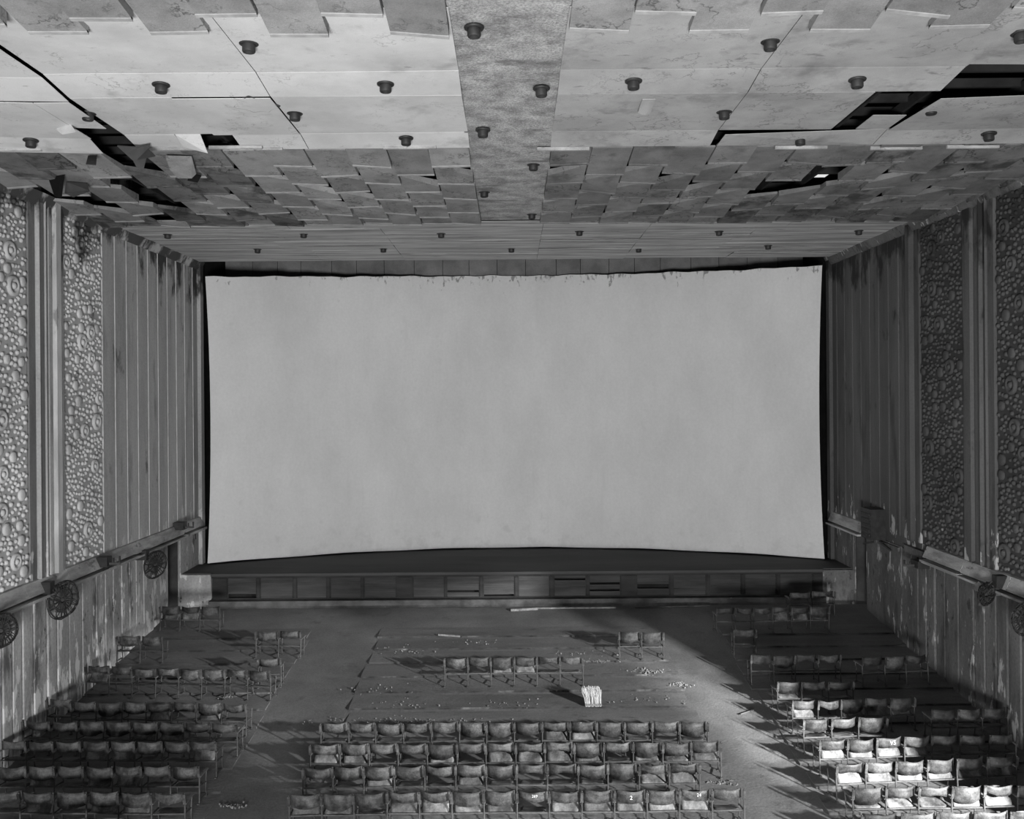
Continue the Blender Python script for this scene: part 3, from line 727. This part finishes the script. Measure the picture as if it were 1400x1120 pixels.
row(1180, 1118, 1433, 1112, '..'[:0]+'uuuuu', 'very nearest right-block row', G3, look='sunlit wooden')

# painted seat numbers
def paint(o, txt, size, dx=0.0, z=.50):
    cu = bpy.data.curves.new('painted_number', 'FONT'); cu.body = txt; cu.size = size*KF; cu.extrude = .001; cu.align_x = 'CENTER'
    t = bpy.data.objects.new('t', cu); C.objects.link(t)
    bpy.context.view_layer.update()
    me = bpy.data.meshes.new_from_object(t.evaluated_get(bpy.context.evaluated_depsgraph_get())); bpy.data.objects.remove(t)
    me.materials.clear(); me.materials.append(M_white)
    yb = -.165-.055*(z-.35)-.025-.008
    link('painted_number', me, o, (dx*KF, (yb+.0)*KF, z*KF), (R(90), 0, 0), label='white hand-painted seat number')
paint(G_[2], 'V5', .10, .03)
paint(r4[7], '269', .06, .02, .53); paint(r4[10], '2', .09, .0, .49); paint(r4[12], '24', .07, .04, .52)

# ================================================================== LOOSE THINGS ON THE FLOOR
def fpt(x, y, up=0):
    dx, dy = unroll(x, y); D = (8.55-up)/(dy/F+.12); return dx/F*D, D
X, D = fpt(811, 968)
o = thing('straw_broom', 'pale straw broom head standing on the floor behind the row of six', 'broom', V(KF, X, D, ztop(D)))
b = MB(KF); rg = random.Random(11)
for i in range(150):
    x = rg.uniform(-.16,.16); y = rg.uniform(-.05,.05); h = rg.uniform(.28,.40); l = rg.uniform(-.05,.03)-.12*(h-.2)
    b.tube([(x,y,.0), (x*1.02+l*.4,y,h*.5), (x*1.05+l*1.3,y+rg.uniform(-.03,.03),h)], [.009,.007,.003], 4)
q = b.obj('straw', M_straw, o); q['kind'] = 'stuff'
MB(KF).box(-.17, .17, -.06, .06, .02, .06).obj('binding', M_rub, o)
def heap(x, y, n, rx, ry, label):
    X, D = fpt(x, y); o = link('rubble_heap', None, None, V(KF, X, D, ztop(D))); rg = random.Random(int(x))
    b = MB(KF)
    for i in range(int(n*1.8)):
        px, py = rg.gauss(0, rx), rg.gauss(0, ry); s = rg.uniform(.004,.02)
        zz = max(0, ztop(D+py)-ztop(D)); Mx = Matrix.Translation((px, py, zz+s*.25)) @ Euler((rg.uniform(0,3),rg.uniform(0,3),rg.uniform(0,3))).to_matrix().to_4x4()
        c = [Mx @ Vector((a*s, c_*s*.7, e*s*.4)) for e in (-1,1) for a, c_ in ((-1,-1),(1,-1),(1,1),(-1,1))]
        b.hexa([tuple(v) for v in c])
    me = b.mesh('rubble_heap', M_rub); C.objects.unlink(o); bpy.data.objects.remove(o)
    link('rubble_heap', me, None, V(KF, X, D, ztop(D)), label=label, category='rubble', kind='stuff')
heap(888, 920, 60, .20, .09, 'small heap of pale rubble behind the isolated pair of chairs')
heap(925, 938, 30, .14, .08, 'scatter of rubble at the right end of the bare steps')
heap(312, 953, 24, .08, .05, 'small pale rubble clump at the left aisle chairs')
heap(318, 1104, 22, .10, .05, 'rubble beside the left block near the camera')
heap(985, 1072, 24, .12, .05, 'rubble beside the nearest centre rows')
heap(560, 988, 60, .9, .10, 'plaster crumbs behind the front long centre row')
def stick(x0, y0, x1, y1, r, name, label, m, dz=.0, flat=None):
    A, B = fpt(x0, y0), fpt(x1, y1); b = MB(KF, ZC)
    a = (A[0], A[1], ztop(A[1])+r+.004+dz); c = (B[0], B[1], ztop(B[1])+r+.004+dz)
    if flat: b.bar(a, c, flat, r*2)
    else: b.tube([a, c], r, 8)
    b.obj(name, m, None, label=label, category=name.split('_')[-1])
stick(599, 872, 629, 872, .025, 'white_tube', 'short white tube lying on the bare steps left of centre', M_rub)
stick(698, 836, 735, 834, .03, 'wooden_board', 'short pale board in front of the stage plinth', M_rub, flat=.07)
stick(729, 833.5, 842, 832.5, .025, 'metal_pipe', 'long thin pipe along the foot of the stage', M_rub)
stick(868, 832, 970, 829.5, .018, 'thin_rod', 'thin rod lying at the foot of the stage right of the pipe', M_iron)
stick(1012, 979, 1030, 972, .012, 'wire_rod', 'short bent rod on the right aisle', M_iron)
# debris along bare steps
for k, (x, y) in enumerate([(650,880),(560,890),(830,905),(700,965),(560,965),(880,960),(790,893),(520,945)]):
    heap(x, y, 14, .35, .12, 'thin scatter of crumbs on the bare step, %s of the centre floor' % ['upper middle','upper left','right','lower middle','lower left','lower right','upper right','left'][k])
